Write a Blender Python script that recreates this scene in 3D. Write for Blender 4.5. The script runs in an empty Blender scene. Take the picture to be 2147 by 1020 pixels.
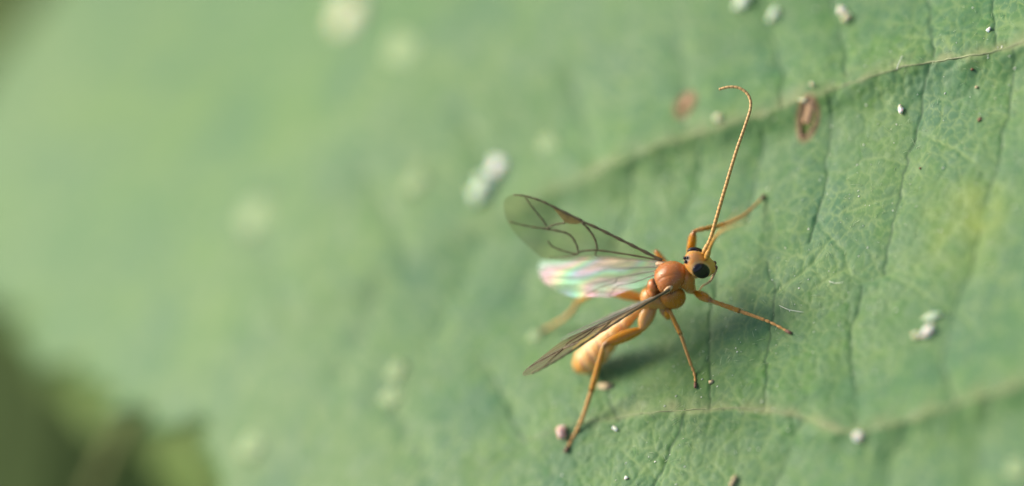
# Macro photograph of a small amber wasp on a broad green leaf.
# UNITS: 1 Blender unit = 1 millimetre (unit_settings.scale_length = 0.001).
# World axes: the leaf lies level in XY, Z is the leaf's normal.
import bpy, math, random
import numpy as np
from mathutils import Vector, Matrix

sc = bpy.context.scene
sc.unit_settings.system = 'METRIC'
sc.unit_settings.scale_length = 0.001
C = sc.collection
random.seed(4)
rng = np.random.default_rng(11)

# ------------------------------------------------------------------ camera
TH = math.radians(45.0)                 # angle between leaf normal and view axis
_gx, _gy = -0.79, 0.613
_n = math.hypot(_gx, _gy); _gx /= _n; _gy /= _n
W = np.array([[_gy, -_gx, 0.0],
              [_gx*math.cos(TH), _gy*math.cos(TH), -math.sin(TH)],
              [_gx*math.sin(TH), _gy*math.sin(TH), math.cos(TH)]])   # camera axes -> world
DIST, PXMM = 120.0, 60.0                # 120 mm working distance, 60 photo pixels per mm
CAM = W @ -np.array([(1500-1073.5)/PXMM, -(650-510)/PXMM, -DIST])
cd = bpy.data.cameras.new('camera')
cam = bpy.data.objects.new('camera', cd); C.objects.link(cam); sc.camera = cam
cam.matrix_world = Matrix([[*W[0], CAM[0]], [*W[1], CAM[1]], [*W[2], CAM[2]], [0, 0, 0, 1]])
cd.sensor_width = 36.0
cd.lens = 36.0*DIST/(2147/PXMM)
cd.clip_start, cd.clip_end = 1.0, 20000.0
APERTURE = 4.8                          # aperture radius in mm
cd.dof.use_dof = True
cd.dof.focus_distance = 118.6
cd.dof.aperture_fstop = cd.lens*1e-3/(2*APERTURE)

# ------------------------------------------------------------------ sky, sun, exposure
SUN_TO = np.array([-0.22, 0.80, 0.0]); SUN_TO /= np.linalg.norm(SUN_TO)
SUN_EL = math.radians(42.0)
SUN_TO = np.array([SUN_TO[0]*math.cos(SUN_EL), SUN_TO[1]*math.cos(SUN_EL), math.sin(SUN_EL)])
world = bpy.data.worlds.new('World'); sc.world = world; world.use_nodes = True
wn = world.node_tree
sky = wn.nodes.new('ShaderNodeTexSky'); sky.sky_type = 'NISHITA'; sky.sun_disc = False
sky.sun_elevation = SUN_EL
sky.sun_rotation = math.atan2(SUN_TO[0], SUN_TO[1])
sky.dust_density = 5.0; sky.ozone_density = 0.6
wn.links.new(sky.outputs[0], wn.nodes['Background'].inputs[0])
wn.nodes['Background'].inputs[1].default_value = 0.13
ld = bpy.data.lights.new('sun', 'SUN'); ld.energy = 2.5; ld.angle = math.radians(26.0); ld.color = (1.0, 0.93, 0.76)
sun = bpy.data.objects.new('sun', ld); C.objects.link(sun)
sun.rotation_euler = Vector(SUN_TO).to_track_quat('Z', 'Y').to_euler()
sc.view_settings.view_transform = 'Standard'; sc.view_settings.look = 'None'
sc.view_settings.gamma = 1.0; sc.view_settings.use_curve_mapping = False
sc.view_settings.exposure = 0.68
sc.cycles.use_denoising = True
sc.cycles.transparent_max_bounces = 24
sc.cycles.max_bounces = 8

# ------------------------------------------------------------------ helpers
def ray(px, py):
    return W @ np.array([(px-1073.5)/PXMM, -(py-510)/PXMM, -DIST])
def U(px, py, z=0.0):                   # pixel + height above the leaf's plane -> point
    d = ray(px, py); return CAM + d*((z-CAM[2])/d[2])
def on_plane(px, py, p0, nrm):
    d = ray(px, py); return CAM + d*(np.dot(p0-CAM, nrm)/np.dot(d, nrm))

def link(name, me, mat=None, parent=None):
    o = bpy.data.objects.new(name, me); C.objects.link(o)
    if mat is not None: me.materials.append(mat)
    if parent is not None: o.parent = parent
    return o
def mesh(name, V, F, smooth=True):
    me = bpy.data.meshes.new(name)
    me.from_pydata([tuple(map(float, v)) for v in V], [], [tuple(map(int, f)) for f in F]); me.update()
    if smooth: me.polygons.foreach_set('use_smooth', np.ones(len(me.polygons), bool))
    return me
def quad_mesh(name, V, Q, smooth=True):           # fast path for big quad meshes
    me = bpy.data.meshes.new(name)
    V = np.asarray(V, np.float32); Q = np.asarray(Q, np.int32)
    me.vertices.add(len(V)); me.vertices.foreach_set('co', V.ravel())
    me.loops.add(Q.size); me.loops.foreach_set('vertex_index', Q.ravel())
    me.polygons.add(len(Q)); me.polygons.foreach_set('loop_start', np.arange(len(Q), dtype=np.int32)*4)
    me.update(calc_edges=True); me.validate()
    if smooth: me.polygons.foreach_set('use_smooth', np.ones(len(me.polygons), bool))
    return me
def color_attr(me, name, col):
    a = me.color_attributes.new(name, 'FLOAT_COLOR', 'POINT')
    c = np.ones((len(me.vertices), 4), np.float32); c[:, :3] = col
    a.data.foreach_set('color', c.ravel())
def float_attr(me, name, val):
    a = me.attributes.new(name, 'FLOAT', 'POINT'); a.data.foreach_set('value', np.asarray(val, np.float32))
def tag(o, label, cat=None, group=None, kind=None):
    o['label'] = label
    if cat: o['category'] = cat
    if group: o['group'] = group
    if kind: o['kind'] = kind
    return o
def smooth_path(P, per=8):
    P = np.asarray(P, float); n = len(P)
    if n < 3:
        t = np.linspace(0, 1, per+1)[:, None]; return P[0]*(1-t)+P[-1]*t
    out = []
    for i in range(n-1):
        a, b, c, d = P[max(i-1, 0)], P[i], P[i+1], P[min(i+2, n-1)]
        for t in np.linspace(0, 1, per, endpoint=False):
            out.append(0.5*((2*b)+(c-a)*t+(2*a-5*b+4*c-d)*t*t+(3*b-a-3*c+d)*t**3))
    out.append(P[-1]); return np.array(out)
def tube_data(P, R, sides=8, flat=1.0):
    P = np.asarray(P, float); R = np.broadcast_to(np.asarray(R, float), (len(P),))
    T = np.gradient(P, axis=0); T /= np.linalg.norm(T, axis=1)[:, None]+1e-12
    u = np.cross(T[0], [0, 0, 1.0])
    if np.linalg.norm(u) < 1e-3: u = np.cross(T[0], [1.0, 0, 0])
    V = []; F = []
    for i in range(len(P)):
        u = u - T[i]*np.dot(u, T[i]); u /= np.linalg.norm(u)
        v = np.cross(T[i], u)
        for k in range(sides):
            a = 2*math.pi*k/sides
            V.append(P[i]+R[i]*(u*math.cos(a)+v*math.sin(a)*flat))
    for i in range(len(P)-1):
        for k in range(sides):
            F.append((i*sides+k, i*sides+(k+1) % sides, (i+1)*sides+(k+1) % sides, (i+1)*sides+k))
    F.append(tuple(range(sides))[::-1]); m = (len(P)-1)*sides
    F.append(tuple(range(m, m+sides)))
    return V, F
def join(parts):
    V = []; F = []
    for v, f in parts:
        o = len(V); V += list(v); F += [tuple(i+o for i in q) for q in f]
    return V, F
def vnoise(x, y, seed=0):               # smooth value noise, numpy
    xi = np.floor(x).astype(np.int64); yi = np.floor(y).astype(np.int64)
    fx = x-xi; fy = y-yi; fx = fx*fx*(3-2*fx); fy = fy*fy*(3-2*fy)
    def hsh(a, b):
        h = (a*374761393 + b*668265263 + seed*974634777) & 0xffffffff
        h = ((h ^ (h >> 13))*1274126177) & 0xffffffff
        return ((h ^ (h >> 16)) & 0xffff)/65535.0
    return ((hsh(xi, yi)*(1-fx)+hsh(xi+1, yi)*fx)*(1-fy)+(hsh(xi, yi+1)*(1-fx)+hsh(xi+1, yi+1)*fx)*fy)*2-1
def voro(x, y, cell, seed=0, jit=0.9):  # F2-F1 border distance in mm and a per-cell random value
    x = x/cell; y = y/cell
    xi = np.floor(x).astype(np.int64); yi = np.floor(y).astype(np.int64)
    f1 = np.full(x.shape, 9.0); f2 = np.full(x.shape, 9.0); idv = np.zeros(x.shape)
    def hsh(a, b, k):
        h = (a*73856093 ^ b*19349663 ^ (seed*131+k)*83492791) & 0xffffffff
        h = ((h ^ (h >> 15))*2246822519) & 0xffffffff
        h = ((h ^ (h >> 13))*3266489917) & 0xffffffff
        return ((h ^ (h >> 16)) & 0xffff)/65535.0
    for i in (-1, 0, 1):
        for j in (-1, 0, 1):
            a = xi+i; b = yi+j
            d = np.hypot(a+.5+jit*(hsh(a, b, 1)-.5)-x, b+.5+jit*(hsh(a, b, 2)-.5)-y)
            near = d < f1
            f2 = np.where(near, f1, np.minimum(f2, d)); idv = np.where(near, hsh(a, b, 3), idv)
            f1 = np.minimum(f1, d)
    return (f2-f1)*cell, f1*cell, idv

# ------------------------------------------------------------------ materials
def new_mat(name):
    m = bpy.data.materials.new(name); m.use_nodes = True
    return m, m.node_tree, m.node_tree.nodes['Principled BSDF']
def simple(name, col, rough=0.5, var=0.25, scale=6.0, sss=0.0, bump=0.0, coat=0.0, spec=0.5):
    m, nt, b = new_mat(name); N = nt.nodes; L = nt.links
    tc = N.new('ShaderNodeTexCoord'); nz = N.new('ShaderNodeTexNoise')
    nz.inputs['Scale'].default_value = scale; nz.inputs['Detail'].default_value = 4
    L.new(tc.outputs['Object'], nz.inputs['Vector'])
    r = N.new('ShaderNodeValToRGB')
    r.color_ramp.elements[0].position = .3; r.color_ramp.elements[1].position = .7
    r.color_ramp.elements[0].color = (*[c*(1-var) for c in col], 1)
    r.color_ramp.elements[1].color = (*[min(1, c*(1+var)) for c in col], 1)
    L.new(nz.outputs['Fac'], r.inputs[0]); L.new(r.outputs[0], b.inputs['Base Color'])
    b.inputs['Roughness'].default_value = rough; b.inputs['Specular IOR Level'].default_value = spec
    if sss:
        b.inputs['Subsurface Weight'].default_value = sss
        b.inputs['Subsurface Radius'].default_value = (.5, .25, .1); b.inputs['Subsurface Scale'].default_value = .5
    if coat: b.inputs['Coat Weight'].default_value = coat
    if bump:
        bp = N.new('ShaderNodeBump'); bp.inputs['Strength'].default_value = .6; bp.inputs['Distance'].default_value = bump
        L.new(nz.outputs['Fac'], bp.inputs['Height']); L.new(bp.outputs[0], b.inputs['Normal'])
    return m

def leaf_material():
    m, nt, b = new_mat('leaf_green'); N = nt.nodes; L = nt.links
    tc = N.new('ShaderNodeTexCoord')
    def noise(scale, detail=3):
        n = N.new('ShaderNodeTexNoise'); n.inputs['Scale'].default_value = scale; n.inputs['Detail'].default_value = detail
        L.new(tc.outputs['Object'], n.inputs['Vector']); return n.outputs['Fac']
    def ramp(inp, a, bb, c0, c1):
        r = N.new('ShaderNodeValToRGB'); e = r.color_ramp.elements
        e[0].position, e[1].position = a, bb; e[0].color = (*c0, 1); e[1].color = (*c1, 1); L.new(inp, r.inputs[0]); return r.outputs[0]
    def mix(f, a, bb):
        x = N.new('ShaderNodeMix'); x.data_type = 'RGBA'
        if isinstance(f, float): x.inputs[0].default_value = f
        else: L.new(f, x.inputs[0])
        for s, v in ((6, a), (7, bb)):
            if isinstance(v, tuple): x.inputs[s].default_value = (*v, 1)
            else: L.new(v, x.inputs[s])
        return x.outputs[2]
    def attr(n):
        a = N.new('ShaderNodeAttribute'); a.attribute_name = n; return a.outputs['Fac']
    base = ramp(noise(.16, 4), .35, .65, (.048, .150, .045), (.086, .186, .038))
    base = mix(ramp(noise(.7, 3), .4, .75, (0, 0, 0), (.55, .55, .55)), base, (.095, .165, .066))
    base = mix(ramp(noise(9.0, 5), .35, .7, (0, 0, 0), (.45, .45, .45)), base, (.046, .125, .05))
    base = mix(ramp(noise(.28, 3), .46, .66, (0, 0, 0), (.85, .85, .85)), base, (.033, .118, .056))
    base = mix(ramp(noise(1.6, 4), .52, .72, (0, 0, 0), (.6, .6, .6)), base, (.105, .20, .050))
    base = mix(attr('cell'), base, (.072, .15, .075))
    base = mix(attr('yellow'), base, (.155, .225, .045))
    base = mix(attr('vein'), base, (.175, .265, .092))
    base = mix(attr('crease'), base, (.026, .075, .028))  # valley shade along the secondary veins, put into the colour as dark lines
    base = mix(attr('dry'), base, (.165, .20, .085))
    base = mix(attr('brown'), base, (.19, .12, .055))
    L.new(base, b.inputs['Base Color'])
    L.new(ramp(noise(2.0, 4), .3, .7, (.42,)*3, (.6,)*3), b.inputs['Roughness'])
    b.inputs['Specular IOR Level'].default_value = .17
    b.inputs['Subsurface Weight'].default_value = 0.0
    bp = N.new('ShaderNodeBump'); bp.inputs['Strength'].default_value = .5; bp.inputs['Distance'].default_value = .02
    L.new(noise(26.0, 4), bp.inputs['Height']); L.new(bp.outputs[0], b.inputs['Normal'])
    return m

def body_material():
    m, nt, b = new_mat('amber_cuticle'); N = nt.nodes; L = nt.links
    a = N.new('ShaderNodeAttribute'); a.attribute_name = 'col'
    tc = N.new('ShaderNodeTexCoord'); nz = N.new('ShaderNodeTexNoise'); nz.inputs['Scale'].default_value = 14; nz.inputs['Detail'].default_value = 5
    L.new(tc.outputs['Object'], nz.inputs['Vector'])
    mx = N.new('ShaderNodeMix'); mx.data_type = 'RGBA'; mx.blend_type = 'MULTIPLY'
    r = N.new('ShaderNodeValToRGB'); r.color_ramp.elements[0].color = (.88, .85, .80, 1); r.color_ramp.elements[1].color = (1, 1, 1, 1)
    r.color_ramp.elements[0].position = .3; r.color_ramp.elements[1].position = .62
    L.new(nz.outputs['Fac'], r.inputs[0]); mx.inputs[0].default_value = 1.0
    L.new(a.outputs['Color'], mx.inputs[6]); L.new(r.outputs[0], mx.inputs[7]); L.new(mx.outputs[2], b.inputs['Base Color'])
    b.inputs['Roughness'].default_value = .21
    b.inputs['Subsurface Weight'].default_value = .6
    b.inputs['Subsurface Radius'].default_value = (.45, .2, .06); b.inputs['Subsurface Scale'].default_value = .45
    bp = N.new('ShaderNodeBump'); bp.inputs['Strength'].default_value = .6; bp.inputs['Distance'].default_value = .014
    n2 = N.new('ShaderNodeTexNoise'); n2.inputs['Scale'].default_value = 45; L.new(tc.outputs['Object'], n2.inputs['Vector'])
    L.new(n2.outputs['Fac'], bp.inputs['Height']); L.new(bp.outputs[0], b.inputs['Normal'])
    return m

def wing_material(name, fac, tint, rough, t0, t1, graze, clear, bump):
    m, nt, b = new_mat(name); N = nt.nodes; L = nt.links
    at = N.new('ShaderNodeAttribute'); at.attribute_name = 'film'           # x along the span, y across the chord (mm)
    def streak(sx, sy, detail, seed):
        mp = N.new('ShaderNodeMapping'); mp.inputs['Scale'].default_value = (sx, sy, 1); mp.inputs['Location'].default_value = (seed, seed*.7, 0)
        L.new(at.outputs['Vector'], mp.inputs['Vector'])
        nz = N.new('ShaderNodeTexNoise'); nz.inputs['Scale'].default_value = 1.0; nz.inputs['Detail'].default_value = detail
        L.new(mp.outputs[0], nz.inputs['Vector']); return nz.outputs['Fac']
    mr = N.new('ShaderNodeMapRange'); mr.inputs[1].default_value = .3; mr.inputs[2].default_value = .7
    mr.inputs[3].default_value = t0; mr.inputs[4].default_value = t1
    L.new(streak(.36, .70, .4, 3.3), mr.inputs[0]); L.new(mr.outputs[0], b.inputs['Thin Film Thickness'])
    b.inputs['Thin Film IOR'].default_value = 1.75
    b.inputs['IOR'].default_value = 1.56
    b.inputs['Base Color'].default_value = (*tint, 1); b.inputs['Roughness'].default_value = rough
    bp = N.new('ShaderNodeBump'); bp.inputs['Strength'].default_value = 1.0; bp.inputs['Distance'].default_value = bump
    L.new(streak(.35, 4.0, 1.5, 8.0), bp.inputs['Height']); L.new(bp.outputs[0], b.inputs['Normal'])
    tr = N.new('ShaderNodeBsdfTransparent'); tr.inputs[0].default_value = (*clear, 1)
    mx = N.new('ShaderNodeMixShader')
    lw = N.new('ShaderNodeLayerWeight'); lw.inputs[0].default_value = .5        # longer path through the film at grazing angles
    pw = N.new('ShaderNodeMath'); pw.operation = 'POWER'; pw.inputs[1].default_value = 3.0; L.new(lw.outputs['Facing'], pw.inputs[0])
    ma = N.new('ShaderNodeMath'); ma.operation = 'MULTIPLY_ADD'; ma.inputs[1].default_value = graze; L.new(pw.outputs[0], ma.inputs[0])
    st = N.new('ShaderNodeMapRange'); st.inputs[1].default_value = .3; st.inputs[2].default_value = .7
    st.inputs[3].default_value = fac*.55; st.inputs[4].default_value = fac*1.45
    L.new(streak(.5, 2.6, 2.0, 5.0), st.inputs[0]); sx_ = N.new('ShaderNodeSeparateXYZ'); L.new(at.outputs['Vector'], sx_.inputs[0])
    sm_ = N.new('ShaderNodeMapRange'); sm_.inputs[1].default_value = .5; sm_.inputs[2].default_value = 4.5; sm_.inputs[3].default_value = .65; sm_.inputs[4].default_value = 1.2  # denser film toward the tip: angle-dependent shine put into the opacity
    L.new(sx_.outputs[0], sm_.inputs[0]); mu = N.new('ShaderNodeMath'); mu.operation = 'MULTIPLY'
    L.new(st.outputs[0], mu.inputs[0]); L.new(sm_.outputs[0], mu.inputs[1]); L.new(mu.outputs[0], ma.inputs[2]); L.new(ma.outputs[0], mx.inputs[0])
    L.new(tr.outputs[0], mx.inputs[1]); L.new(b.outputs[0], mx.inputs[2])
    L.new(mx.outputs[0], N['Material Output'].inputs['Surface'])
    return m

M = {}
M['leaf'] = leaf_material()
M['body'] = body_material()
M['eye'] = simple('black_eye', (.012, .007, .009), .15, .3, 40)
M['leg'] = M['body']
M['tarsus'] = simple('pale_tarsus', (.50, .25, .06), .5, .3, 20)
M['bristle'] = simple('golden_bristle', (.55, .38, .16), .4, .1)
M['claw'] = simple('dark_claw', (.17, .075, .045), .5)
M['antenna'] = None
M['tegula'] = simple('pale_tegula', (.56, .36, .20), .4, .25, 18, sss=.3)
M['vein_dark'] = simple('wing_vein_brown', (.105, .075, .028), .45, .2, 5)
M['vein_pale'] = simple('wing_vein_pale', (.17, .16, .12), .4, .2, 5)
M['stigma'] = simple('wing_stigma', (.24, .175, .035), .45, .3, 6)
M['fore'] = wing_material('forewing_membrane', .13, (.11, .074, .038), .34, 260, 420, 1.2, (.86, .83, .72), .05)
M['hind'] = wing_material('hindwing_membrane', .45, (.20, .22, .17), .27, 300, 640, .15, (.93, .93, .91), .04)
M['leaf_vein'] = simple('leaf_vein_pale', (.165, .205, .085), .5, .35, 3, bump=.03)
M['brown_rim'] = simple('dry_brown_rim', (.26, .15, .085), .6, .4, 9, bump=.03)
M['flap'] = simple('dry_orange_flap', (.44, .27, .14), .6, .4, 9, bump=.03)
M['white'] = simple('white_grain', (.78, .74, .68), .6, .12, 5, sss=.6, bump=.03)
M['cream'] = simple('cream_grain', (.50, .52, .34), .6, .15, 5, sss=.6, bump=.03)
M['mint'] = simple('pale_green_grain', (.48, .60, .44), .6, .15, 5, sss=.6, bump=.03)
M['pink'] = simple('pink_grain', (.66, .44, .40), .55, .25, 8, sss=.6, bump=.03)
M['tan'] = simple('tan_flake', (.46, .36, .20), .6, .2, 8, bump=.02)
M['rust'] = simple('brown_grain', (.16, .07, .03), .6, .3, 8)
M['hair'] = simple('leaf_hair', (.40, .50, .30), .4, .1)
M['sparkle_dust'] = simple('dust_glint', (.90, .90, .80), .45, .05)  # near-white colour stands for sparkle; the fibres share it
M['under'] = simple('shaded_leaf', (.068, .105, .030), .7, .35, .10, spec=.1)  # shade beneath the large leaf is put into this darkened green
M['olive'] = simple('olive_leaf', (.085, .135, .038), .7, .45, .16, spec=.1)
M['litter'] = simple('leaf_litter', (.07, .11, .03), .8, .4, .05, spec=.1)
M['stalk'] = simple('brown_stalk', (.12, .14, .05), .7, .3, .4, spec=.15)
M['faint'] = simple('faint_green_flake', (.215, .31, .145), .6, .15, 1.5, sss=.3, spec=.3)

# ------------------------------------------------------------------ leaf relief
def pl(*pts): return np.array([U(*p)[:2] for p in pts])
VEIN_A = pl((2600, -40), (2380, 25), (2147, 97), (2050, 123), (1958, 135), (1880, 152), (1790, 182), (1700, 212), (1600, 250), (1500, 281), (1400, 312), (1300, 348),
            (1200, 388), (1100, 430), (960, 490), (780, 580), (560, 690), (350, 790))
VEIN_B = pl((2600, 700), (2380, 752), (2200, 800), (2050, 842), (1950, 870), (1860, 897), (1800, 910), (1730, 893), (1665, 873), (1600, 862), (1500, 860), (1400, 866),
            (1300, 877), (1210, 893), (1110, 925), (980, 970), (800, 1040), (600, 1130))
_unused = pl((1700, -140), (1500, -60), (1280, 40), (1060, 140), (800, 260), (500, 420), (250, 560))
SEC = [pl(*q) for q in (
    ((1958, 137), (1930, 190), (1910, 270), (1895, 340), (1880, 400), (1866, 465), (1852, 530), (1845, 570)),
    ((1741, 204), (1729, 314), (1720, 392), (1708, 450), (1690, 500)),
    ((2098, 98), (2090, 60), (2076, 0), (2050, -80)),
    ((1961, 122), (1952, 70), (1944, 16), (1925, -60)),
    ((1780, 165), (1768, 110), (1757, 55), (1735, -20)),
    ((1495, 855), (1488, 800), (1478, 730), (1480, 640), (1500, 560)),
    ((1608, 860), (1604, 780), (1610, 700), (1612, 610), (1596, 545)),
    ((1800, 900), (1787, 830), (1781, 760), (1780, 690), (1800, 600)),
    ((2010, 845), (1985, 790), (1975, 740), (1985, 680), (2030, 560), (2050, 480)),
    ((1600, 258), (1592, 320), (1575, 380), (1560, 460)),
    ((1480, 290), (1460, 360), (1430, 440)), ((1330, 340), (1310, 430), (1270, 520)),
    ((1180, 400), (1130, 500), (1080, 620)), ((1000, 480), (960, 600), (900, 720)), ((800, 580), (760, 690), (700, 800)),
    ((1300, 880), (1270, 800), (1230, 720)), ((1100, 930), (1060, 840), (1010, 760)), ((900, 1000), (850, 900), (800, 830)),
    ((1650, 230), (1640, 160), (1620, 70), (1600, -20)), ((1450, 290), (1440, 200), (1420, 90)), ((1250, 360), (1220, 260), (1190, 150)),
    ((1050, 450), (1010, 350), (970, 250)), ((850, 550), (800, 440), (750, 340)), ((600, 670), (560, 560), (500, 450)),
    ((2130, 105), (2110, 220), (2090, 330), (2060, 430)),
    ((1440, 866), (1400, 930), (1370, 1010), (1350, 1080)), ((1680, 880), (1640, 950), (1610, 1040)), ((1900, 890), (1860, 960), (1830, 1060)), ((2080, 835), (2050, 920), (2030, 1020)))]
TERT = [pl(*q) for q in (
    ((1708, 450), (1735, 492), (1757, 515), (1772, 552), (1795, 580), (1822, 588), (1850, 568), (1880, 580), (1935, 612), (1990, 640), (2040, 685)),
    ((1735, 492), (1716, 520), (1700, 545)), ((1772, 552), (1740, 570), (1700, 600)), ((1850, 568), (1872, 556), (1900, 570)),
    ((1895, 340), (1840, 325), (1800, 330), (1765, 360), (1730, 350)), ((1880, 400), (1820, 420), (1770, 440)), ((1930, 190), (1985, 210), (2040, 190)),
    ((1910, 270), (1970, 290), (2030, 330)), ((1612, 610), (1650, 590), (1700, 545)))]
def seg_dist(x, y, P):                   # distance to a polyline and signed side (+ = far side)
    best = np.full(x.shape, 1e9); sg = np.ones(x.shape); al = np.zeros(x.shape); acc = 0.0
    for a, b in zip(P[:-1], P[1:]):
        d = b-a; L2 = d@d; t = np.clip(((x-a[0])*d[0]+(y-a[1])*d[1])/L2, 0, 1)
        ex = x-a[0]-t*d[0]; ey = y-a[1]-t*d[1]; q = np.hypot(ex, ey)
        m = q < best; best = np.where(m, q, best)
        sg = np.where(m, np.sign(d[0]*ey-d[1]*ex), sg); al = np.where(m, acc+t*math.sqrt(L2), al); acc += math.sqrt(L2)
    return best, sg, al
def fade_of(P, al):                      # main veins sink into the blade towards the leaf's far end
    L = np.sum(np.linalg.norm(np.diff(P, axis=0), axis=1)); return np.clip(1-(al/L-.52)/.22, 0, 1)
def relief(x, y, fine=True):
    x = np.asarray(x, float); y = np.asarray(y, float)
    wx = x+.12*vnoise(x*1.7, y*1.7, 5)+.05*vnoise(x*5, y*5, 15); wy = y+.12*vnoise(x*1.7, y*1.7, 6)+.05*vnoise(x*5, y*5, 16)
    h = .30*vnoise(x*.09+3.1, y*.09, 1)+.035*vnoise(x*.33, y*.33+7, 2)
    drop = .010*np.clip(y-13, 0, None)**2+.006*np.clip(-7-x, 0, None)**2
    h = h-7*(1-np.exp(-drop/7))
    main = np.zeros(x.shape); sec = np.zeros(x.shape); dry = np.zeros(x.shape)
    for P, amp in ((VEIN_A, .50), (VEIN_B, .40)):
        d, s, al = seg_dist(wx, wy, P)
        far = s*np.sign(P[0][0]-P[-1][0]) < 0
        amp = amp*(.25+.75*fade_of(P, al))
        h += amp*np.where(far, np.exp(-(d/2.0)**2), np.exp(-(d/.75)**1.3))
        main = np.maximum(main, np.exp(-(d/.10)**2)*fade_of(P, al))
        dry = np.maximum(dry, np.where(far, np.exp(-(d/.38)**2), np.exp(-(d/.07)**2))*fade_of(P, al)*np.clip(.45+.6*vnoise(x*2.3, y*2.3, 9), 0, 1))
    for P in SEC:
        d, s, al = seg_dist(wx, wy, P)
        k = np.clip(.6+.7*vnoise(x*.8, y*.8, 71), .1, 1.2)
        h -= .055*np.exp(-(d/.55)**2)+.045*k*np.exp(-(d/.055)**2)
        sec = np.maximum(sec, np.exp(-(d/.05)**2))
    ter = np.zeros(x.shape)
    for P in TERT:
        d, s, al = seg_dist(wx, wy, P)
        h -= .025*np.exp(-(d/.12)**2); ter = np.maximum(ter, np.exp(-(d/.05)**2))
    if not fine: return h
    b1, c1, id1 = voro(wx, wy, 1.0, 1); b2, c2, id2 = voro(wx, wy, .36, 2)
    puff = np.clip(.6+.55*vnoise(x*.35+9, y*.35, 21), .15, 1)          # how bullate the blade is here
    v1 = np.exp(-(b1/.07)**2); v2 = np.exp(-(b2/.040)**2)
    h -= puff*(.017*np.exp(-(b1/.17)**2)+.016*np.exp(-(b2/.09)**2))
    h += .005*vnoise(x*7, y*7, 31)
    vein = np.clip(np.maximum.reduce([main*.8, ter*.72, v1*.58, v2*.50])*(.72+.5*vnoise(x*.9, y*.9, 41)+.25*vnoise(x*4, y*4, 43)), 0, 1)
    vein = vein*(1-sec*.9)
    return h, vein, dry, id2, sec
def H(x, y): return float(relief(np.array([x]), np.array([y]), False)[0])
def G(px, py, up=0.0):                   # pixel -> point resting 'up' mm above the leaf's real surface
    z = up
    for _ in range(14):
        p = U(px, py, z); z = .45*z+.55*(H(p[0], p[1])+up)
    return U(px, py, z)

# outline of the blade (only its left end is in view)
OUT = [G(*q)[:2] for q in ((475, 1230), (462, 1090), (452, 1010), (425, 945), (360, 905), (305, 850), (205, 835), (150, 775), (70, 745), (20, 670),
                           (-40, 610), (-75, 500), (-85, 400), (-80, 280), (-50, 170), (-20, 80), (20, -10), (70, -100))]
OUT = [np.array(p) for p in OUT]+[np.array(q) for q in ((4., 47.), (14., 42.), (24., 32.), (31., 18.), (34., 2.), (32., -14.), (25., -27.), (14., -34.), (2., -33.), (-8., -26.), (-14., -14.), (-17., -2.))]
OUT = smooth_path(OUT+[OUT[0]], 6)
_c = OUT.mean(0); _s = np.cumsum(np.r_[0, np.linalg.norm(np.diff(OUT, axis=0), axis=1)])
OUT = np.stack([np.interp(np.linspace(0, _s[-1], 700), _s, OUT[:, i]) for i in (0, 1)], 1)
_t = np.linspace(0, _s[-1], 700); _saw = (_t/3.4) % 1.0                         # toothed margin
OUT = OUT+(OUT-_c)/np.linalg.norm(OUT-_c, axis=1)[:, None]*((_saw-.5)*1.3+.5*np.sin(_t*.7))[:, None]
def inside(x, y, P):
    r = np.zeros(x.shape, bool)
    for (x0, y0), (x1, y1) in zip(P[:-1], P[1:]):
        c = ((y0 > y) != (y1 > y)); r ^= c & (x < (x1-x0)*(y-y0)/(y1-y0+1e-12)+x0)
    return r
def axis(lo, a, b, hi, fine, coarse):
    l = [a]; s = fine
    while l[-1] > lo: s = min(s*1.06, coarse); l.append(l[-1]-s)
    r = [b]; s = fine
    while r[-1] < hi: s = min(s*1.06, coarse); r.append(r[-1]+s)
    return np.array(l[::-1]+list(np.arange(a+fine, b, fine))+r)
gxs = axis(-27, -8, 16.5, 35, .062, .34); gys = axis(-35, -11, 7.5, 50, .062, .34)
X, Y = np.meshgrid(gxs, gys, indexing='ij')
hz, vein, dry, cell, crease = relief(X, Y)
# holes eaten into the blade
HOLES = []
for (a, b, w) in (((1682, 281), (1704, 216), .27), ((1440, 246), (1448, 206), .30)):
    A, B = U(*a)[:2], U(*b)[:2]; HOLES.append(((A+B)/2, (B-A)/2, w))
def hole_r(x, y, hol, grow=0.0):
    c, ax, w = hol; L = np.linalg.norm(ax); e = ax/L
    s = (x-c[0])*e[0]+(y-c[1])*e[1]; t = -(x-c[0])*e[1]+(y-c[1])*e[0]
    return np.hypot(s/(L+grow), t/(w+grow))
brown = np.zeros(X.shape)
for hol in HOLES: brown = np.maximum(brown, np.clip(1-(hole_r(X, Y, hol, .12)-1)*3, 0, 1)*.85)
yc = U(2040, 440)[:2]; yc2 = U(2000, 490)[:2]; yc3 = U(1385, 790)[:2]
yellow = np.clip(np.exp(-((X-yc[0])**2+(Y-yc[1])**2)/1.4)*.75+np.exp(-((X-yc2[0])**2+(Y-yc2[1])**2)/3.2)*.45
                 + np.exp(-((X-yc3[0])**2+(Y-yc3[1])**2)/3.5)*.30, 0, .8)*(.7+.5*vnoise(X*2, Y*2, 51))
keep = inside((X[:-1, :-1]+X[1:, 1:])/2, (Y[:-1, :-1]+Y[1:, 1:])/2, OUT)
for hol in HOLES: keep &= hole_r((X[:-1, :-1]+X[1:, 1:])/2, (Y[:-1, :-1]+Y[1:, 1:])/2, hol) > 1.0
ii, jj = np.nonzero(keep); ny = len(gys)
Q = np.stack([ii*ny+jj, (ii+1)*ny+jj, (ii+1)*ny+jj+1, ii*ny+jj+1], 1)
used = np.zeros(X.size, bool); used[Q.ravel()] = True
rem = np.cumsum(used)-1; Q = rem[Q]
me = quad_mesh('blade', np.stack([X.ravel(), Y.ravel(), hz.ravel()], 1)[used], Q)
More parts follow.
